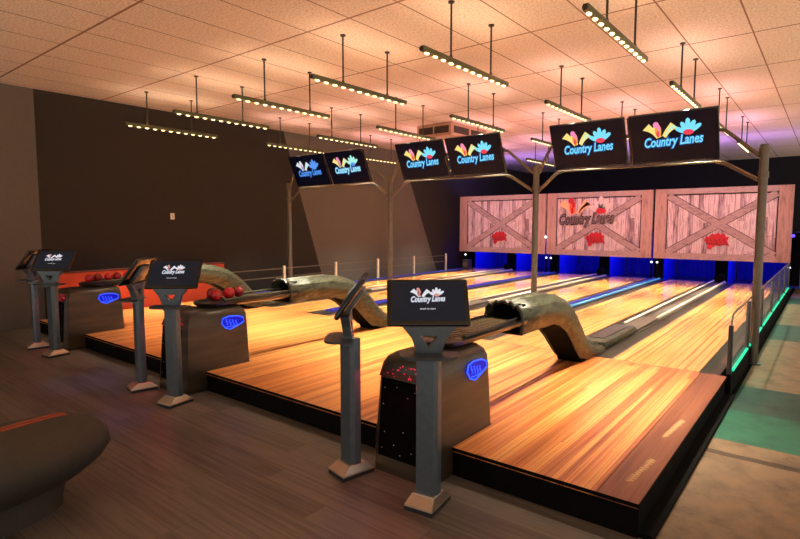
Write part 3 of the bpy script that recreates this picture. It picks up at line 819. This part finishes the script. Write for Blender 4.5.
for q, x in enumerate(LX):
    m = MB(); R = []
    for k in range(31):
        xx = x-.62+1.24*k/30
        R.append((xx, YP1-.1+.02*math.sin(k*1.9)))
    m.loft([[(a, y, .16) for a, y in R], [(a, y, 1.59) for a, y in R]], False, closed=False)
    o = m.build('pit_curtain', M['curtain']); tag(o, f'blue-lit pit curtain at the end of the {ORD[q]} lane from the right', 'curtain', 'pit curtains behind the lanes')
    so = o.modifiers.new('cloth', 'SOLIDIFY'); so.thickness = .01
    lamp('pit_light', 'AREA', (x, 17.25, 1.55), 26, (.03, .04, 1), shape='RECTANGLE', size=.9, size_y=.7)
    lamp('pit_front_light', 'AREA', (x, 16.7, 1.5), 5, (.10, .05, 1), rot=(math.radians(-20), 0, 0), shape='RECTANGLE', size=.9, size_y=.1, spread=math.radians(120))
t = thing('control_box', (-10.0, YM-.25, ZP+.012), 'small grey box with a round dial left of the leftmost lane end', 'box')
MB().box(-.13, .13, 0, .25, 0, .34, bev=.015).build('casing', M['darkmetal'], t)
MB().cyl((0, -.012, .17), (0, .0, .17), .085, seg=20).build('dial', M['steel'], t, smooth=40)

# ------------------------------------------------------------------ bench at the lower left
t = thing('lounge_bench', (-3.86, .62, 0), 'rounded charcoal upholstered bench with a rust red double stripe at the lower left', 'bench', rz=math.radians(96))
def sup(a, n=2.6): 
    return math.copysign(abs(math.cos(a))**(2/n), math.cos(a)), math.copysign(abs(math.sin(a))**(2/n), math.sin(a))
def rings(prof, n=48):
    out = []
    for z, rx, ry in prof: out.append([(rx*sup(2*PI*k/n)[0], ry*sup(2*PI*k/n)[1], z) for k in range(n)])
    return out
BL, BW = .95, .44
m = MB(); m.loft(rings([(.15, BL-.26, BW-.20), (.19, BL-.16, BW-.12), (.27, BL-.05, BW-.04), (.34, BL, BW), (.41, BL-.01, BW-.01), (.46, BL-.05, BW-.05), (.495, BL-.12, BW-.12), (.508, BL-.24, BW-.23)]))
seat = m.build('cushion', M['sofa'], t, smooth=60)
m = MB(); m.loft(rings([(.0, BL-.30, BW-.17), (.05, BL-.30, BW-.17), (.14, BL-.27, BW-.19), (.155, BL-.27, BW-.19)])); m.build('plinth', M['sofa'], t, smooth=60)
for off in (-.024, .024):
    pts = []
    for k in range(25):
        x = -BL+.05 + (2*BL-.1)*k/24
        u = abs(x)/BL
        z = .513 if u < .72 else .513-.115*((u-.72)/.28)**2
        pts.append((x, .12+off, z))
    m = MB(); R = [[(p[0], p[1]-.016, p[2]), (p[0], p[1]+.016, p[2]), (p[0], p[1]+.016, p[2]-.02), (p[0], p[1]-.016, p[2]-.02)] for p in pts]
    m.loft(R); m.build('stripe', M['piping'], seat)

# ------------------------------------------------------------------ coloured show lights
# pink wash from the front row onto the barn doors
for (a, c2) in MX:
    lamp('mask_wash', 'SPOT', ((a+c2)/2, 12.6, 3.9), 420, (1, .60, .74), rot=(math.radians(63), 0, 0), spot_size=math.radians(60), spot_blend=.8, shadow_soft_size=.1)
def aim(p, q): return (Vector(q)-Vector(p)).to_track_quat('-Z', 'Y').to_euler()
for p, q, e, col, sz in (((-3.2, 10.2, 3.45), (-3.6, 11.8, ZP), 90, (.45, .1, 1), 12), ((-4.8, 10.2, 3.45), (-4.9, 12.3, ZP), 60, (.5, .1, 1), 12),
                     ((-6.4, 4.4, 3.45), (-4.95, 2.1, 0), 110, (.25, .15, 1), 14), ((-8, 4.4, 3.45), (-6.6, 2.4, 0), 130, (.3, .2, 1), 14), ((-3.2, 4.4, 3.45), (-2.4, 2.1, 0), 40, (.35, .12, 1), 14)):
    lamp('colour_spot', 'SPOT', p, e, col, rot=aim(p, q), spot_size=math.radians(sz), spot_blend=1, shadow_soft_size=.05)
for (a, c2) in MX:
    lamp('cove_uplight', 'AREA', ((a+c2)/2, YM+.6, 2.7), 45, (.36, .22, 1), rot=(math.radians(180-20), 0, 0), shape='RECTANGLE', size=2.8, size_y=.1)
# red glow of the console light bands, green of the fence strip
for c in CC:
    lamp('console_glow', 'AREA', (c, 2.82, .70), .9, (1, .05, .12), rot=(math.radians(-40), 0, 0), shape='RECTANGLE', size=.4, size_y=.06)
lamp('fence_glow', 'AREA', (XR+.09, 11.5, .24), 8, (.05, 1, .6), rot=(0, math.radians(-75), 0), shape='RECTANGLE', size=.03, size_y=9.5)

# added warm ambient fill for the unseen hall, brighter from below to lift the ceiling
w = bpy.data.worlds.new('ambient_fill'); S.world = w; w.use_nodes = True
wt = w.node_tree; bg = wt.nodes['Background']
tcw = N(wt, 'ShaderNodeTexCoord'); spw = N(wt, 'ShaderNodeSeparateXYZ'); wt.links.new(tcw.outputs['Generated'], spw.inputs[0])
mr = N(wt, 'ShaderNodeMapRange'); mr.inputs[1].default_value = -.35; mr.inputs[2].default_value = .1
wt.links.new(spw.outputs[2], mr.inputs[0])
rw = ramp(wt, [(0, (1.0, .80, .56, 1)), (1, (.30, .27, .24, 1))]); wt.links.new(mr.outputs[0], rw.inputs[0])
wt.links.new(rw.outputs[0], bg.inputs[0]); bg.inputs[1].default_value = 2.0

# ------------------------------------------------------------------ camera
cd = bpy.data.cameras.new('camera'); cam = bpy.data.objects.new('camera', cd); COL.objects.link(cam)
cam.location = (0, 0, 1.8); cam.rotation_euler = (math.radians(90-4.8), 0, math.radians(38.7))
cd.sensor_width = 36; cd.lens = 537/800*36; cd.clip_end = 100
S.camera = cam
vs = S.view_settings; vs.view_transform = 'Standard'; vs.look = 'None'; vs.gamma = 1; vs.exposure = .12; vs.use_curve_mapping = False
S.cycles.max_bounces = 8; S.cycles.diffuse_bounces = 5
